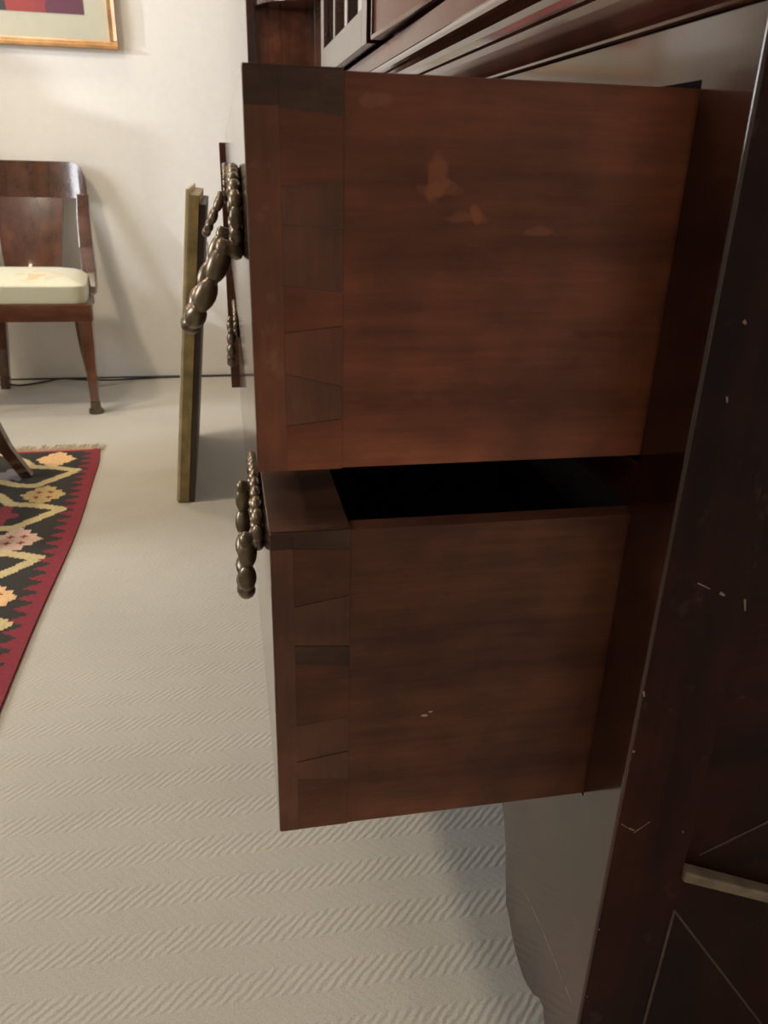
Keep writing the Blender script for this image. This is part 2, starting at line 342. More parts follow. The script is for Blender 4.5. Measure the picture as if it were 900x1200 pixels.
# spotlight on a wall bracket, aimed along the back wall
sp = thing('wall_spotlight', (-3.0, 2.72, 1.60), 'white spotlight on a bracket on the left wall', 'lamp')
MB().tube([(-2.9995, 2.72, 1.60), (-2.985, 2.72, 1.60)], 0.045, 20, False).build('wall_plate', M['white_paint'], sp)
MB().tube([(-2.985, 2.72, 1.60), (-2.955, 2.72, 1.60)], 0.008, 10).build('arm', M['white_paint'], sp)
MB().tube([(-2.96, 2.705, 1.605), (-2.90, 2.721, 1.593), (-2.875, 2.728, 1.588)], [0.02, 0.032, 0.034], 18, False).build('head', M['white_paint'], sp)
so_ = spot('spotlight_light', (-2.86, 2.732, 1.585), (-0.35, 3.40, 1.12), 150, (0.92, 0.96, 1.0), 0.025, 46)

# ------------------------------------------------------------------ near cabinet base
X0 = 0.291; XB = 0.79; YN = 0.44; YE = 1.80
base = thing('drawer_cabinet', (0.54, 1.12, 0), 'tall dark mahogany cabinet base with both drawers pulled out', 'cabinet')
def bracket_profile():
    # front apron with a bracket foot at each end, outline in (y, z)
    half = [(YN, 0.0), (0.494, 0.0), (0.498, 0.03), (0.500, 0.055), (0.506, 0.069), (0.512, 0.068), (0.520, 0.0655), (0.527, 0.058), (0.534, 0.053), (0.548, 0.046), (0.561, 0.043),
            (0.575, 0.045), (0.588, 0.049), (0.602, 0.058), (0.612, 0.067), (0.620, 0.072), (0.628, 0.077), (0.640, 0.112), (0.648, 0.145), (0.660, 0.170), (0.671, 0.189), (0.69, 0.205), (0.72, 0.212)]
    other = [(YN + YE - y, z) for y, z in reversed(half)]
    return half + other + [(YE, 0.368), (YN, 0.368)]
ff = bracket_profile()[:-2]
ff += [(YE, 0.9335), (YE - .0585, 0.9335), (YE - .0585, 0.3685), (0.4965, 0.3685), (0.4965, 0.9335), (YN, 0.9335)]
ff = [(max(y, YN + .0022), z) for y, z in ff]
MB().prism(ff, 'X', X0, X0 + .022).build('front_frame', M['polish_v'], base)
MB().box(X0, X0 + .022, YN + .0022, YE, 0.9335, 0.967).build('rail', M['polish_v'], base)
# rounded near corner of the carcass
MB().prism([(X0 + .0022 - .0022 * math.cos(PI / 2 * k / 6), YN + .0022 - .0022 * math.sin(PI / 2 * k / 6)) for k in range(7)] + [(X0 + .0022, YN + .0022)], 'Z', 0.0, 0.967).build('corner_edge', M['polish_v'], base)
MB().box(X0 + .001, X0 + .022, 0.497, YE - .059, 0.650, 0.685).build('rail', M['polish_h'], base, 0.001)
# inside: dust boards, back, runners
for z in (0.352, 0.660):
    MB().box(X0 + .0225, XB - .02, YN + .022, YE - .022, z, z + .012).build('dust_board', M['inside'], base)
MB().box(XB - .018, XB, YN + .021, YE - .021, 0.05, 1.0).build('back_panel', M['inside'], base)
# near flank: framed and panelled
fl = base
MB().box(X0 + .0022, 0.364, YN, YN + .0021, 0.0, 0.967).build('side_stile', M['side_v'], fl)
MB().box(X0 + .0225, 0.3639, YN + .0022, YN + .02, 0.0, 0.967).build('side_stile_core', M['inside'], fl)
MB().box(XB - .07, XB, YN, YN + .02, 0.0, 0.967).build('side_stile', M['side_v'], fl, 0.001)
MB().box(0.364, XB - .07, YN, YN + .02, 0.90, 0.967).build('side_rail', M['side_d'], fl, 0.001)
# upper sunk panel above the sloping bead, lower panel flush with it
def zl(x): return 0.324 - (x - 0.361) * 0.475
MB().prism([(0.364, zl(.364)), (0.72, zl(.72)), (0.72, 0.90), (0.364, 0.90)], 'Y', YN + .010, YN + .02).build('side_panel', M['side_d'], fl)
MB().prism([(0.364, 0.0), (0.72, 0.0), (0.72, zl(.72)), (0.364, zl(.364))], 'Y', YN + .003, YN + .02).build('side_panel', M['side_v'], fl)
MB().prism([(0.3645, zl(.3645) - .006), (0.72, zl(.72) - .006), (0.72, zl(.72) + .006), (0.3645, zl(.3645) + .006)], 'Y', YN - .004, YN + .01).build('bead_moulding', M['bead_pale'], fl, 0.002)['label'] = 'pale worn bead moulding'
st = MB()
def string(p, q, w, y):
    d = Vector((q[0] - p[0], q[1] - p[1])).normalized(); n = Vector((-d.y, d.x)) * w / 2
    return MB().prism([(p[0] - n.x, p[1] - n.y), (q[0] - n.x, q[1] - n.y), (q[0] + n.x, q[1] + n.y), (p[0] + n.x, p[1] + n.y)], 'Y', y - .0006, y + .001)
for p, q, w, y in (((0.3650, 0.279), (0.3605, 0.05), 0.0028, YN - .0001), ((0.366, 0.276), (0.56, 0.0), 0.002, YN + .003), ((0.385, 0.331), (0.52, 0.395), 0.002, YN + .010)):
    string(p, q, w, y).build('stringing', M['inlay'], fl)
# scratches and chipped spots in the polish
def scratch(pts, w, axis):
    for p, q in zip(pts[:-1], pts[1:]):
        d = Vector((q[0] - p[0], q[1] - p[1])); n = Vector((-d.y, d.x)).normalized() * w / 2
        quad = [(p[0] + n.x, p[1] + n.y), (p[0] - n.x, p[1] - n.y), (q[0] - n.x * .6, q[1] - n.y * .6), (q[0] + n.x * .6, q[1] + n.y * .6)]
        if axis == 'X': MB().prism(quad, 'X', X0 - .0003, X0 + .0005).build('scratch', M['chip'], base)
        else: MB().prism(quad, 'Y', YN - .0003, YN + .0005).build('scratch', M['chip'], base)
scratch([(0.582, 0.149), (0.560, 0.1515), (0.537, 0.1530)], .0007, 'X')
scratch([(0.534, 0.1530), (0.504, 0.1517)], .0011, 'X')
scratch([(0.500, 0.1516), (0.477, 0.1504)], .0006, 'X')
scratch([(0.472, 0.1503), (0.456, 0.1502)], .0009, 'X')
scratch([(0.309, 0.380), (0.315, 0.3845), (0.322, 0.390)], .0007, 'Y')
scratch([(0.296, 0.3915), (0.303, 0.386)], .0006, 'Y'); scratch([(0.304, 0.3855), (0.309, 0.3825)], .0013, 'Y')
scratch([(0.2935, 0.467), (0.2955, 0.4665)], .0022, 'Y'); scratch([(0.2930, 0.524), (0.2945, 0.519)], .0016, 'Y')
scratch([(0.3195, 0.6145), (0.330, 0.609)], .0008, 'Y'); scratch([(0.339, 0.605), (0.343, 0.6025)], .0022, 'Y')
scratch([(0.3605, 0.598), (0.363, 0.588)], .0014, 'Y'); scratch([(0.3125, 0.799), (0.3145, 0.797)], .0022, 'Y')
scratch([(0.3118, 0.751), (0.3128, 0.747)], .0013, 'Y'); scratch([(0.2940, 0.2695), (0.2950, 0.268)], .0013, 'Y')
scratch([(0.3545, 0.374), (0.3555, 0.372)], .0016, 'Y'); scratch([(0.2950, 0.180), (0.2960, 0.179)], .001, 'Y')
MB().box(X0 + .0225, XB, YE - .02, YE, 0.0, 1.0).build('side_panel', M['side_v'], base)
# waist moulding under the bookcase: stepped and rounded, runs along the front and returns on the flank
prof = [(X0 + .02, 0.9672), (0.2880, 0.9672), (0.2870, 0.9685), (0.2868, 0.9705), (0.2850, 0.9745), (0.2822, 0.983), (0.2800, 0.990), (0.2785, 0.996), (0.2768, 0.9985), (0.2762, 1.0005), (0.2762, 1.0055), (0.2775, 1.0065),
        (0.2760, 1.0125), (0.2725, 1.0170), (0.2690, 1.0190), (0.2665, 1.022), (0.2655, 1.026), (0.2665, 1.030), (0.2690, 1.033), (0.2720, 1.0345), (X0 + .02, 1.0345)]
MB().prism(prof, 'Y', YN - .004, 2.30).build('waist_moulding', M['polish_h'], base, 0.0)['label'] = 'stepped waist moulding with a rounded bead'
MB().box(X0, XB, YN, 2.30, 1.035, 1.0745).build('frieze', M['panel'], base, 0.001)

# ------------------------------------------------------------------ drawers
def beaded_handle(parent, face, ycen, zc, zp, swing, hw=0.075, hh=0.030):
    """face: x of the drawer front; oval beaded plate and a beaded bail hung from two pivots"""
    pl = MB()
    n = 40
    pl.prism([(ycen + hw * math.cos(2 * PI * k / n), zc + hh * math.sin(2 * PI * k / n)) for k in range(n)], 'X', face - .0025, face - .0002)
    h = pl.build('handle', M['bronze'], parent, 0.0008)
    h['label'] = 'aged bronze drop handle'
    bd = MB(); n = 26
    per = []
    for k in range(720):
        a = 2 * PI * k / 720; per.append((hw * math.cos(a), hh * math.sin(a)))
    L = [0]
    for k in range(720):
        p, q = per[k], per[(k + 1) % 720]; L.append(L[-1] + math.hypot(q[0] - p[0], q[1] - p[1]))
    i = 0
    for k in range(n):
        t = L[-1] * k / n
        while L[i + 1] < t: i += 1
        p = per[i]; q = per[(i + 1) % 720]
        bd.ball((face - .005, ycen + p[0], zc + p[1]), (0, q[0] - p[0], q[1] - p[1]), 0.0052, 0.0082, 10, 6)
    bd.build('bead_rim', M['bronze'], h)
    for sgn in (-1, 1):
        y = ycen + sgn * .060
        MB().tube([(face - .002, y, zp), (face - .0085, y, zp), (face - .012, y, zp), (face - .016, y, zp), (face - .019, y, zp), (face - .0205, y, zp)], [0.007, 0.0055, .0065, .0078, .006, .002], 12).build('pivot', M['bronze'], h)
    # bail: a U of big beads swung out from the front
    bl = MB(); D = 0.070; w = 0.060
    sw = math.radians(swing)
    def pt(u, dn): return Vector((face - .0135 - math.sin(sw) * dn, ycen + u, zp - math.cos(sw) * dn))
    path = []
    for k in range(11): path.append((-w, D * 0.42 * k / 10))
    for k in range(1, 30):
        a = PI * k / 30; path.append((-w * math.cos(a), D * 0.42 + D * 0.58 * math.sin(a)))
    for k in range(11): path.append((w, D * 0.42 * (10 - k) / 10))
    L = [0]
    for k in range(len(path) - 1): L.append(L[-1] + math.hypot(path[k + 1][0] - path[k][0], path[k + 1][1] - path[k][1]))
    def at(t):
        for k in range(len(L) - 1):
            if t <= L[k + 1]:
                f = (t - L[k]) / (L[k + 1] - L[k]); return pt(path[k][0] + f * (path[k + 1][0] - path[k][0]), path[k][1] + f * (path[k + 1][1] - path[k][1]))
        return pt(*path[-1])
    nb = 9
    for k in range(nb):
        t0, t1 = L[-1] * k / nb, L[-1] * (k + 1) / nb
        a, c = at(t0), at(t1); mid = at((t0 + t1) / 2)
        bl.ball(mid, c - a, 0.0081, (c - a).length * .60, 14, 8)
    bl.tube([at(L[-1] * k / 40) for k in range(41)], 0.0048, 8)
    bl.build('bail', M['bronze'], h)
    return h

def drawer(label, xf, y0, y1, z0, z1, side_m, pins, lap, skew, rows):
    d = thing('drawer', (xf, (y0 + y1) / 2, z0), label, 'drawer')
    T = 0.057; xs = xf + lap; xe = xf + 0.46
    ins = 0.017
    # front board; its near end carries the lapped dovetails
    MB().box(xf, xf + T - .0005, y0, y1, z0, z1).build('front', M['polish_h'], d, 0.0012)
    MB().box(xf + T, xe, y0, y0 + ins, z0 + .001, z1 - .001).build('side', side_m, d, 0.0003)
    MB().box(xf + T, xe, y1 - ins, y1, z0 + .001, z1 - .001).build('side', side_m, d, 0.0003)
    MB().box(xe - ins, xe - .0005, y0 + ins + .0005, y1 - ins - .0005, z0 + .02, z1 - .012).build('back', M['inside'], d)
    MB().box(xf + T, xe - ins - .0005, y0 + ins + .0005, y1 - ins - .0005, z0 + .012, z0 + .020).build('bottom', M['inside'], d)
    # lap strip and dovetails on the end: each piece sits a hair proud or sunk
    zt = rows[0][0]
    MB().box(xf + .0005, xf + lap, y0 - .0005, y0 + .001, z0 + .0005, zt).build('lap_strip', pins['lap'], d)
    MB().box(xf + .0005, xf + lap, y0 - .0006, y0 + .001, zt, z1 - .0005).build('lap_strip', M['dove_dark'], d)
    for (za, zb, zc_, zd, mat, pr) in rows:   # outline: (lap, za) (lap, zb) (T, zc) (T, zd)
        MB().prism([(xf + lap + .0001, za), (xf + T, zd), (xf + T, zc_), (xf + lap + .0001, zb)], 'Y', y0 - pr, y0 + .001).build('dovetail', mat, d)
    MB().box(xf + .0005, xf + T, y0 + .001, y1 - .001, z1 - .0002, z1 + .0006).build('top_edge', M['edge'], d)
    return d
g = M['dove_grey']; dk = M['dove_dark']; rd = M['dove_red']
rows1 = [(0.910, 0.9295, 0.9295, 0.9065, dk, .0008), (0.868, 0.9095, 0.906, 0.872, M['drawer_upper'], .0002), (0.847, 0.8675, 0.8715, 0.846, g, .0006),
         (0.812, 0.8465, 0.8455, 0.808, g, .0001), (0.783, 0.8115, 0.8075, 0.787, M['drawer_upper'], .0003), (0.757, 0.7825, 0.7865, 0.748, rd, .0008), (0.722, 0.7565, 0.7475, 0.726, g, .0001), (0.6905, 0.7215, 0.7255, 0.6905, M['drawer_upper'], .0005)]
rows2 = [(0.632, 0.6445, 0.6445, 0.630, dk, .0006), (0.585, 0.6315, 0.6295, 0.592, M['drawer_lower'], .0003), (0.552, 0.5845, 0.5915, 0.548, g, .0005),
         (0.535, 0.5515, 0.5475, 0.53, dk, .0008), (0.478, 0.5345, 0.5295, 0.482, M['drawer_lower'], .0001), (0.442, 0.4775, 0.4815, 0.448, g, .0002), (0.425, 0.4415, 0.4475, 0.42, g, .0008), (0.3705, 0.4245, 0.4195, 0.3705, M['drawer_lower'], .0003)]
d1 = drawer('upper drawer pulled out, its larger reddish side close to the camera', 0.015, 0.500, 1.735, 0.690, 0.930, M['drawer_upper'], {'lap': rd}, 0.020, 0, rows1)
d2 = drawer('lower drawer pulled out below it, open top showing a black inside', 0.021, 0.4985, 1.735, 0.370, 0.645, M['drawer_lower'], {'lap': g}, 0.016, 0, rows2)
for yc in (0.665, 1.57):
    beaded_handle(d1, 0.015, yc, 0.845, 0.823, 26)
for yc in (0.665, 1.57):
    beaded_handle(d2, 0.021, yc, 0.603, 0.590, 3)
tag(d1, group='pulled out drawers'); tag(d2, group='pulled out drawers')
del d1['group'], d2['group']

# ------------------------------------------------------------------ far cabinet base with its cupboard door standing open
fb = thing('cupboard_cabinet', (0.54, 2.05, 0), 'far cabinet base beyond the drawers with one narrow door standing open', 'cabinet')
MB().box(X0 + .002, XB, 1.803, 1.823, 0.0, 0.967).build('side_panel', M['side_v'], fb)
MB().box(X0 + .002, XB, 2.28, 2.30, 0.0, 0.967).build('side_panel', M['side_v'], fb)
MB().box(X0, X0 + .02, 1.8235, 2.2795, 0.0, 0.36).build('apron', M['polish_h'], fb, 0.001)
MB().box(X0, X0 + .02, 1.8235, 2.2795, 0.93, 0.967).build('rail', M['polish_h'], fb, 0.001)
MB().box(X0, X0 + .02, 1.8235, 1.895, 0.3605, 0.9295).build('stile', M['polish_v'], fb, 0.001)
MB().box(X0, X0 + .02, 2.235, 2.2795, 0.3605, 0.9295).build('stile', M['polish_v'], fb, 0.001)
MB().box(XB - .02, XB - .001, 1.8235, 2.2795, 0.05, 0.967).build('back_panel', M['inside'], fb)
MB().box(X0 + .021, XB - .021, 1.8235, 2.2795, 0.345, 0.3595).build('dust_board', M['inside'], fb)
MB().box(X0 + .002, X0 + .02, 1.93, 2.234, 0.362, 0.928).build('door', M['polish_v'], fb, 0.001)
od = MB().box(0.003, X0 - .001, 1.905, 1.925, 0.379, 0.919).build('door', M['drawer_lower'], fb, 0.001); od['label'] = 'narrow brown door standing open'
for z in (0.45, 0.85):
    MB().tube([(X0 - .003, 1.902, z - .025), (X0 - .003, 1.902, z + .025)], 0.004, 10).build('hinge', M['brass'], od)

# ------------------------------------------------------------------ bookcase on top, its two doors slightly ajar
bc = thing('bookcase', (0.56, 1.61, 1.0746), 'upper bookcase standing on the cabinets, its two doors slightly ajar', 'bookcase')
BX = 0.318; BZ0, BZ1 = 1.0752, 2.15
MB().box(BX, XB, YN, YN + .02, BZ0, BZ1).build('side_panel', M['side_v'], bc)
MB().box(0.290, XB, 2.265, 2.30, BZ0, BZ1).build('side_panel', M['polish_v'], bc, .001)
MB().box(BX, XB, YN + .021, 2.264, BZ0, BZ0 + .02).build('bottom', M['inside'], bc)
MB().box(BX - .03, XB, YN, 2.30, BZ1 + .0005, BZ1 + .05).build('cornice', M['polish_h'], bc, .004)
MB().box(XB - .015, XB - .001, YN + .021, 2.264, BZ0 + .021, BZ1).build('back_panel', M['inside'], bc)
for z in (1.45, 1.8):
    MB().box(BX + .03, XB - .016, YN + .022, 2.263, z, z + .018).build('shelf', M['inside'], bc)
def leaf_T(y0, x0, y1, x1):
    d = Vector((x1 - x0, y1 - y0, 0)); L = d.length; d.normalize()
    n = Vector((d.y, -d.x, 0))           # points into the case (+x) when d is +y
    return Matrix(((d.x, n.x, 0, x0), (d.y, n.y, 0, y0), (0, 0, 1, 0), (0, 0, 0, 1))), L
# near leaf: flush panel with a cock bead edge.  local x runs along the leaf, local y into the case
T, L = leaf_T(0.47, 0.3135, 1.548, 0.2690)
z0, z1 = 1.0805, 2.13
nd = MB().box(0.0, L - .0, 0.004, 0.022, z0, z1, T).build('door', M['panel'], bc, 0.001)
nd['label'] = 'flush panelled door nearest the camera'
cb = MB()
cb.box(0.0, L, 0.0, 0.0035, z0, z0 + .006, T); cb.box(0.0, L, 0.0, 0.0035, z1 - .006, z1, T); cb.box(L - .006, L, 0.0, 0.0035, z0 + .006, z1 - .006, T); cb.box(0, .006, 0.0, 0.0035, z0 + .006, z1 - .006, T)
cb.build('bead_moulding', M['polish_h'], nd)
# far leaf: glazed
T, L = leaf_T(1.594, 0.2690, 2.255, 0.2665)
gd = MB()
RH = 0.060; SWd = 0.055
for a in ((0, SWd, z0, z1), (L - SWd, L, z0, z1)): gd.box(a[0], a[1], 0, .022, a[2], a[3], T)
gd.box(SWd, L - SWd, 0, .022, z0, z0 + RH, T); gd.box(SWd, L - SWd, 0, .022, z1 - RH, z1, T)
gdo = gd.build('door', M['polish_v'], bc, 0.001); gdo['label'] = 'glazed door beyond the panelled one'
npane = 3; gw = (L - 2 * SWd) / npane
for k in range(1, npane):
    u = SWd + gw * k
    MB().box(u - .008, u + .008, 0.001, 0.018, z0 + RH + .0005, z1 - RH - .0005, T).build('muntin', M['polish_v'], gdo, 0.003)
zm = (z0 + z1) / 2
for k in range(npane):
    MB().box(SWd + gw * k + .009, SWd + gw * (k + 1) - .009, 0.012, 0.014, z0 + RH + .0005, z1 - RH - .0005, T).build('pane', M['glass'], gdo)

# ------------------------------------------------------------------ open corner shelves at the far end
cs = thing('corner_shelves', (0.28, 3.40, 0), 'open dark wooden shelves with curved fronts standing beyond the cabinet end', 'shelf')
MB().box(0.160, 0.389, 3.50, 3.52, 0.0, 1.95).build('back_panel', M['chair'], cs)
MB().box(0.131, 0.1595, 3.485, 3.525, 0.0, 1.95).build('post', M['polish_v'], cs, 0.002)
MB().box(0.390, 0.41, 3.28, 3.52, 0.0, 1.95).build('side_panel', M['chair'], cs)
for z in (0.10, 0.50, 0.92, 1.415, 1.85):
    q = [(0.389, 3.4995)]
    for k in range(17):
        a = PI / 2 * k / 16; q.append((0.389 - 0.228 * math.cos(a), 3.4995 - 0.215 * math.sin(a)))
    MB().prism(q, 'Z', z, z + .018).build('shelf', M['polish_h'], cs, 0.002)

# ------------------------------------------------------------------ framed picture leaning, seen on edge
ln = thing('framed_panel', (-0.11, 2.40, 0), 'gold edged framed panel leaning upright on the carpet, seen edge on', 'frame')
H = 0.812; th = math.atan2(0.082, 0.80)
def TL(x0): return Matrix.Translation((x0, 0, 0.0)) @ Matrix.Rotation(th, 4, 'Y')
TT = TL(-0.162)
y0, y1 = 2.10, 2.70
g1 = MB()
for a in ((y0, y0 + .05, 0.004, H), (y1 - .05, y1, 0.004, H), (y0 + .05, y1 - .05, 0.004, .054), (y0 + .05, y1 - .05, H - .05, H)):
    g1.box(0.006, 0.030, a[0], a[1], a[2], a[3], TT)
g1.build('frame', M['gilt'], ln, 0.001)
g2 = MB()
for a in ((y0 + .002, y0 + .03, 0.006, H + .012), (y1 - .03, y1 - .002, 0.006, H + .012), (y0 + .03, y1 - .03, 0.006, .036), (y0 + .03, y1 - .03, H - .018, H + .012)):
    g2.box(-0.004, 0.0055, a[0], a[1], a[2], a[3], TT)
g2.build('frame_lip', M['gilt_pale'], ln, 0.002)['label'] = 'pale front lip'
MB().box(0.012, 0.016, y0 + .051, y1 - .051, 0.055, H - .051, TT).build('picture', M['mat'], ln)
MB().box(0.0305, 0.046, y0 + .004, y1 - .004, 0.006, H - .02, TT).build('backing_board', M['board_dark'], ln)['label'] = 'dark backing board'
MB().tube([TT @ Vector((0.048, y0 + .004, 0.655)), TT @ Vector((0.053, (y0 + y1) / 2, 0.665)), TT @ Vector((0.048, y1 - .004, 0.655))], 0.0015, 6).build('hanging_cord', M['fringe'], ln)

# ------------------------------------------------------------------ chairs
def ring_rect(c, dx, dy, wx, wy):
    return [c + dx * sx * wx / 2 + dy * sy * wy / 2 for sx, sy in ((-1, -1), (1, -1), (1, 1), (-1, 1))]
def bar(mb, pts, wx, wy):
    rings = []
    for i, p in enumerate(pts):
        a = wx[i] if isinstance(wx, (list, tuple)) else wx; b2 = wy[i] if isinstance(wy, (list, tuple)) else wy
        rings.append(ring_rect(Vector(p), Vector((1, 0, 0)), Vector((0, 1, 0)), a, b2))
    return mb.loft(rings)
def make_chair(label, sabre_front, cup):
    # built about its own origin: seat front towards -y, base on z = 0
    t = thing('dining_chair', (0, 0, 0), label, 'chair')
    fw, bw, yf, yb = 0.262, 0.212, -0.21, 0.215
    # seat rails
    MB().prism([(-fw, yf), (fw, yf), (fw - .004, yf + .035), (-fw + .004, yf + .035)], 'Z', 0.343, 0.403).build('seat_rail', M['chair_h'], t, 0.002)
    MB().prism([(-bw, yb - .03), (bw, yb - .03), (bw, yb), (-bw, yb)], 'Z', 0.343, 0.403).build('seat_rail', M['chair_h'], t, 0.002)
    for s in (-1, 1):
        q = [(s * (fw - .002), yf + .0355), (s * (bw - .002), yb - .0305), (s * (bw - .028), yb - .0305), (s * (fw - .030), yf + .0355)]
        MB().prism(q, 'Z', 0.343, 0.403).build('seat_rail', M['chair_h'], t, 0.002)
    # seat cushion: softened slab, domed
    N = 22; rings = []
    def outline(sc, z, dome=0):
        r = []
        for k in range(48):
            a = 2 * PI * k / 48; ca, sa = math.cos(a), math.sin(a)
            e = 0.16
            px = math.copysign(abs(ca) ** e, ca); py = math.copysign(abs(sa) ** e, sa)
            y = yf + .008 + (py + 1) / 2 * (yb - yf - .014)
            yy = (yf + yb) / 2 + (y - (yf + yb) / 2) * sc
            f = (y - yf) / (yb - yf); wdt = (fw - .012) * (1 - f) + (bw - .010) * f
            r.append(Vector((px * wdt * sc, yy, z)))
        return r
    for sc, z in ((0.99, 0.4035), (1.0, 0.408), (1.0, 0.458), (1.006, 0.461), (1.004, 0.4655), (0.985, 0.468), (0.93, 0.475), (0.82, 0.484), (0.6, 0.493), (0.3, 0.498), (0.05, 0.499)): rings.append(outline(sc, z))
    MB().loft(rings, True, True).build('seat', M['seat'], t)['label'] = 'pale cream upholstered seat with orange flowers'
    # front legs
    for s in (-1, 1):
        f = MB()
        if sabre_front: bar(f, [(s * .235, yf + .022, .343), (s * .235, yf + .018, .26), (s * .236, yf + .002, .17), (s * .237, yf - .025, .09), (s * .238, yf - .072, 0.0)], [.036, .035, .033, .031, .030], [.048, .044, .040, .037, .034])
        else: bar(f, [(s * .236, yf + .024, .343), (s * .234, yf + .022, .2), (s * .233, yf + .020, .045)], [.046, .038, .028], [.046, .038, .028])
        lg = f.build('leg', M['chair'], t, 0.002)
        if cup:
            cx, cy = s * .233, yf + .020
            MB().tube([(cx, cy, 0.0445), (cx, cy, 0.02), (cx, cy, 0.016), (cx, cy, 0.0)], [.0175, .019, .026, .027], 14, False).build('foot_cup', M['brass'], lg)['label'] = 'dark brass foot cup'
    # rear legs: sabre, swept back
    for s in (-1, 1):
        f = MB()
        bar(f, [(s * .155, yb - .016, .3425), (s * .156, yb - .022, .26), (s * .160, yb - .026, .17), (s * .166, yb - .024, .09), (s * .174, yb - .014, 0.0)], [.054, .050, .044, .038, .034], [.034, .036, .036, .034, .032])
        f.build('leg', M['chair'], t, 0.002)
    # back posts, bowed
    for s in (-1, 1):
        f = MB()
        bar(f, [(s * .232, yb - .17, .4035), (s * .222, yb - .105, .425), (s * .213, yb - .055, .47), (s * .206, yb - .01, .56), (s * .203, yb + .03, .67), (s * .205, yb + .055, .752)], [.030, .042, .050, .050, .048, .044], [.05, .05, .046, .036, .026, .022])
        f.build('back_post', M['chair'], t, 0.003)
    # crest: curved tablet with rounded top corners
    cr = MB(); nx = 30; hw = 0.223
    fr = []; 
    for k in range(nx + 1):
        x = -hw + 2 * hw * k / nx
        r = 0.062; dx = abs(x) - (hw - r); top = 0.866 - (r - math.sqrt(max(0, r * r - dx * dx)) if dx > 0 else 0)
        fr.append((x, yb + .105 - .055 * (x / hw) ** 2, 0.735, top))
    rings = [[Vector((x, y - .011, zb)), Vector((x, y + .009, zb)), Vector((x, y + .024, zt)), Vector((x, y + .006, zt))] for x, y, zb, zt in fr]
    cr.loft(rings, True, True); cr.build('crest_rail', M['chair'], t, sharp=40)
    # splat
    sp = MB(); rings = []
    for k in range(13):
        f = k / 12; z = .425 + (.7345 - .425) * f; w = .100 + .028 * f; yc = yb - .028 + .108 * f ** 1.2
        us = [-1 + q / 6 for q in range(13)]
        rings.append([Vector((w * u, yc + .010 - .014 * u * u, z)) for u in us] + [Vector((w * u, yc + .024 - .014 * u * u, z)) for u in reversed(us)])
    sp.loft(rings, True, True); sp.build('splat', M['chair'], t, sharp=40)
    return t
c1 = make_chair('mahogany chair with pale floral seat standing by the white wall', False, True)
c1.location = (-0.735, 3.215, 0)
c2 = make_chair('chair on the rug at the left edge, only its curved dark front leg showing', True, False)
c2.rotation_euler = (0, 0, math.radians(90)); c2.location = (-0.893, 2.118, 0.0075)

# ------------------------------------------------------------------ wall picture
pic = thing('wall_picture', (-0.815, 3.53, 1.62), 'framed print of red and purple fields in pale wooden frame on white wall', 'picture')
px0, px1, pz0, pz1 = -1.282, -0.348, 1.258, 1.98
T = Matrix.Identity(4)
for (a, b2) in (((px0, px1), (pz0, pz0 + .026)), ((px0, px1), (pz1 - .026, pz1))):
    f = MB(); f.prism([(3.558, b2[0]), (3.528, b2[0]), (3.526, b2[0] + .009), (3.533, b2[0] + .013), (3.534, b2[1] - .006), (3.538, b2[1]), (3.558, b2[1])] if b2[0] == pz0 else [(3.558, b2[0]), (3.538, b2[0]), (3.534, b2[0] + .006), (3.533, b2[1] - .013), (3.526, b2[1] - .009), (3.528, b2[1]), (3.558, b2[1])], 'X', a[0], a[1])
    f.build('frame_rail', M['maple'], pic)
for (a, b2) in (((px0, px0 + .026), (pz0 + .026, pz1 - .026)), ((px1 - .026, px1), (pz0 + .026, pz1 - .026))):
    f = MB(); f.prism([(a[0], 3.558), (a[0], 3.528), ((a[0] + a[1]) / 2, 3.534), (a[1], 3.528), (a[1], 3.558)], 'Z', b2[0] + .0002, b2[1] - .0002)
    f.build('frame_rail', M['maple'], pic)
MB().box(px0 + .0265, px1 - .0265, 3.541, 3.545, pz0 + .0265, pz1 - .0265).build('mount', M['mat'], pic)
MB().box(-1.172, -0.458, 3.5395, 3.5405, 1.364, 1.87).build('print', M['art'], pic)

# ------------------------------------------------------------------ cable along the wall
pts = [(-1.6, 3.52, .004), (-1.2, 3.50, .004), (-0.919, 3.468, .004), (-0.865, 3.452, .004), (-0.794, 3.486, .004), (-0.713, 3.545, .006), (-0.643, 3.531, .004), (-0.513, 3.51, .004), (-0.3, 3.535, .004), (0.0, 3.545, .004), (0.3, 3.545, .004)]
sm = []
for i in range(len(pts) - 1):
    p0, p1, p2, p3 = [Vector(pts[max(0, min(len(pts) - 1, j))]) for j in (i - 1, i, i + 1, i + 2)]
    for k in range(8):
        t = k / 8; sm.append(0.5 * ((2 * p1) + (-p0 + p2) * t + (2 * p0 - 5 * p1 + 4 * p2 - p3) * t * t + (-p0 + 3 * p1 - 3 * p2 + p3) * t ** 3))
tag(MB().tube(sm, 0.0035, 8).build('power_cable', M['cable']), 'thin black cable lying on the carpet along the back wall', 'cable')

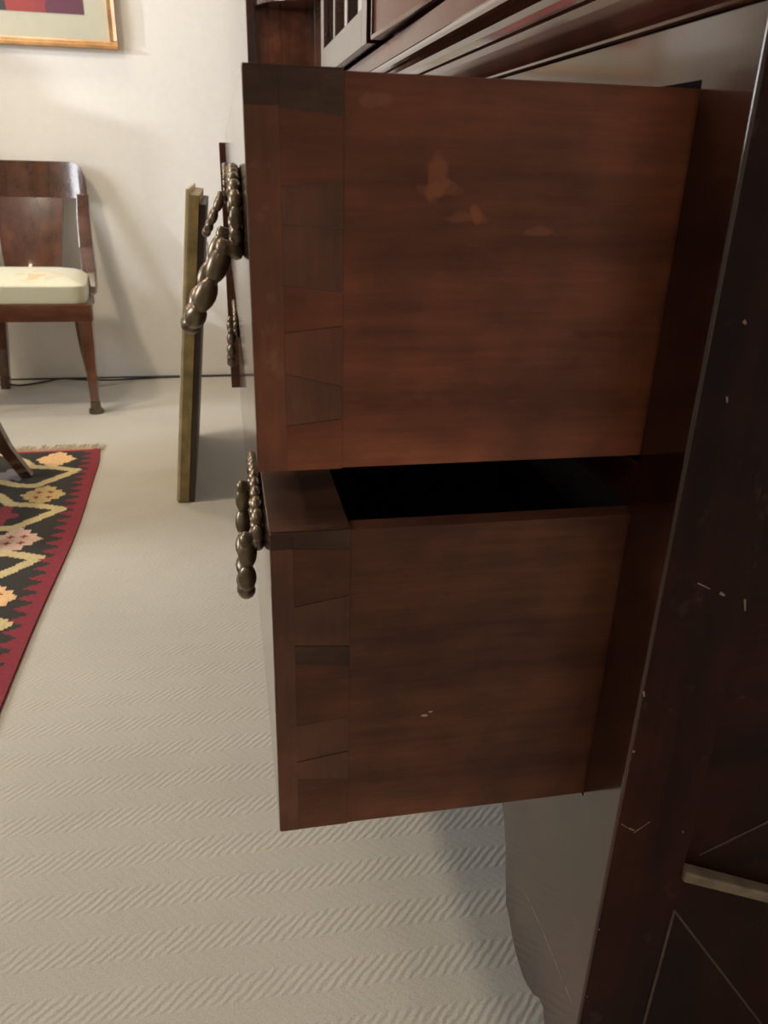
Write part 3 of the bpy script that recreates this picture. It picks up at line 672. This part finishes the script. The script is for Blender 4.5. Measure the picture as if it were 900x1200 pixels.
# ------------------------------------------------------------------ kilim rug: woven design as coloured knots on a stepped grid
def rug():
    t = thing('kilim_rug', (-1.0, 1.65, 0), 'black kilim rug with red toothed border and tan flowers, on the carpet', 'rug')
    cs_ = 0.0062; xr, ytop = -0.420, 2.585; nxr, nyr = 190, 305
    BLACK, RED, TAN, OLIVE, PINK, PEACH, LAV = (0.026, 0.023, 0.018), (0.22, 0.020, 0.032), (0.56, 0.45, 0.22), (0.50, 0.36, 0.14), (0.62, 0.42, 0.32), (0.74, 0.46, 0.22), (0.22, 0.19, 0.20)
    DR = (0.25, 0.03, 0.045); ORG = (0.55, 0.17, 0.09)
    def seg_d(p, a, b2):
        ax, ay = a; bx, by = b2; dx, dy = bx - ax, by - ay
        t_ = max(0, min(1, ((p[0] - ax) * dx + (p[1] - ay) * dy) / (dx * dx + dy * dy))); return math.hypot(p[0] - ax - t_ * dx, p[1] - ay - t_ * dy)
    P = 0.2985
    v1 = [(-0.72, 2.56), (-0.649, 2.492), (-0.613, 2.436), (-0.545, 2.420), (-0.476, 2.388), (-0.519, 2.335), (-0.575, 2.268), (-0.624, 2.280), (-0.67, 2.31), (-0.73, 2.33)]
    fcol = [PEACH, OLIVE, PINK, PEACH, OLIVE, PINK, PEACH, OLIVE]
    def col(x, y):
        d = xr - x; dy = ytop - y
        if d < 0.027: return RED
        if dy < 0.016: return ORG if dy < .008 else RED
        ph = (dy / 0.046) % 1.0
        if d < 0.027 + 0.032 * max(0, 1 - abs(2 * ph - 1) * 1.3): return RED
        for k in range(7):
            oy = k * P
            cx, cy = -0.551 + (0.012 * (k % 2)) , 2.497 - oy
            if abs(y - cy) < 0.07 and abs(x - cx) < .08:
                q = math.hypot((x - cx), (y - cy) * .82); a = math.atan2((y - cy) * .82, x - cx)
                if q < 0.050 + 0.006 * math.cos(4 * a) + .004 * math.cos(12 * a):
                    if k % 8 and 0.016 < q < 0.028 and abs(math.sin(2 * a)) > .82: return DR
                    return fcol[k]
            for i in range(len(v1) - 1):
                if seg_d((x, y), (v1[i][0], v1[i][1] - oy), (v1[i + 1][0], v1[i + 1][1] - oy)) < 0.0145: return TAN
            rx = -.755 if k == 0 else -.63
            q = math.hypot(x - rx, (y - 2.055 + oy - P) * .7); a = math.atan2(y - 2.055 + oy - P, x - rx)
            if q < 0.045 + .010 * math.cos(5 * a): return DR
            q = math.hypot(x + 0.66, (y - 2.365 + oy) * 0.9)
            if k == 0 and q < 0.042 + .01 * math.cos(7 * math.atan2(y - 2.365, x + .66)): return LAV
            q = math.hypot(x + 0.80, (y - 2.20 + oy) * .6)
            if q < 0.07: return TAN if q > .035 else DR
        if d > 0.95: return RED
        return BLACK
    vs, fs, cols = [], [], []
    def wob(y): return 0.013 * math.exp(-((y - 1.95) / .35) ** 2) - .012 * math.exp(-((y - 2.6) / .10) ** 2)
    for j in range(nyr + 1):
        y = ytop - j * cs_; w = wob(y)
        for i in range(nxr + 1):
            x = xr - i * cs_; vs.append((x + w * math.exp(-i / 25), y, 0.0062 + 0.0008 * math.sin(x * 9 + y * 4)))
    for j in range(nyr):
        for i in range(nxr):
            a = j * (nxr + 1) + i; fs.append((a, a + nxr + 1, a + nxr + 2, a + 1)[::-1]); cols.append(col(xr - (i + .5) * cs_, ytop - (j + .5) * cs_))
    nb = len(vs)     # skirt down to the carpet
    loop = [i for i in range(nxr + 1)] + [j * (nxr + 1) + nxr for j in range(1, nyr + 1)] + [nyr * (nxr + 1) + i for i in range(nxr - 1, -1, -1)] + [j * (nxr + 1) for j in range(nyr - 1, 0, -1)]
    for i in loop: vs.append((vs[i][0], vs[i][1], 0.0004))
    n = len(loop)
    for k in range(n): fs.append((loop[k], nb + k, nb + (k + 1) % n, loop[(k + 1) % n])); cols.append(RED)
    off = t.location
    me = bpy.data.meshes.new('weave'); me.from_pydata([tuple(Vector(v) - off) for v in vs], [], fs)
    at = me.attributes.new('knot', 'FLOAT_COLOR', 'FACE')
    for i, c in enumerate(cols):
        j = 1 + random.uniform(-.10, .10); at.data[i].color = (c[0] * j, c[1] * j, c[2] * j, 1)
    m, ns, ls, b = new_mat('woven wool'); an = node(ns, 'ShaderNodeAttribute', attribute_name='knot'); ls.new(an.outputs['Color'], b.inputs['Base Color'])
    b.inputs['Roughness'].default_value = 0.9
    tc = node(ns, 'ShaderNodeTexCoord'); wv = node(ns, 'ShaderNodeTexWave'); wv.bands_direction = 'Y'; wv.inputs['Scale'].default_value = 90; ls.new(tc.outputs['Object'], wv.inputs['Vector'])
    bp = node(ns, 'ShaderNodeBump'); bp.inputs['Strength'].default_value = 0.3; bp.inputs['Distance'].default_value = 0.002; ls.new(wv.outputs[1], bp.inputs['Height']); ls.new(bp.outputs[0], b.inputs['Normal'])
    me.materials.append(m); o = bpy.data.objects.new('weave', me); C.objects.link(o); o.parent = t
    fr = MB(); rnd = random.Random(3)
    for k in range(230):
        x = xr - .004 - k * .005; ln_ = rnd.uniform(.045, .075); sw = rnd.uniform(-.012, .012)
        fr.tube([(x, ytop - .002, .005), (x + sw * .4, ytop + ln_ * .5, .004), (x + sw, ytop + ln_, .0025)], [.0016, .0013, .0006], 4)
    f = fr.build('fringe', M['fringe'], t); f['kind'] = 'stuff'
rug()

# unseen desk-shaped block, added to keep the spotlight off the lower back wall
wd = thing('shade_block_desk', (-1.85, 3.24, 0), 'unseen dark desk-shaped block with a raised back, added to shade the back wall', 'desk')
MB().box(-2.10, -1.60, 2.95, 3.53, 0.06, 0.80).build('body', M['polish_v'], wd, 0.004)
MB().box(-2.12, -1.585, 2.935, 3.54, 0.801, 0.825).build('top', M['polish_h'], wd, 0.004)
MB().box(-2.10, -1.60, 3.125, 3.53, 0.8255, 1.30).build('raised_back', M['polish_v'], wd, 0.004)
MB().box(-2.10, -1.80, 3.11, 3.53, 1.3005, 1.42).build('pediment', M['polish_v'], wd, 0.03)
for x in (-2.05, -1.65):
    for y in (3.0, 3.48): MB().box(x - .025, x + .025, y - .025, y + .025, 0.0, 0.0595).build('leg', M['polish_v'], wd)
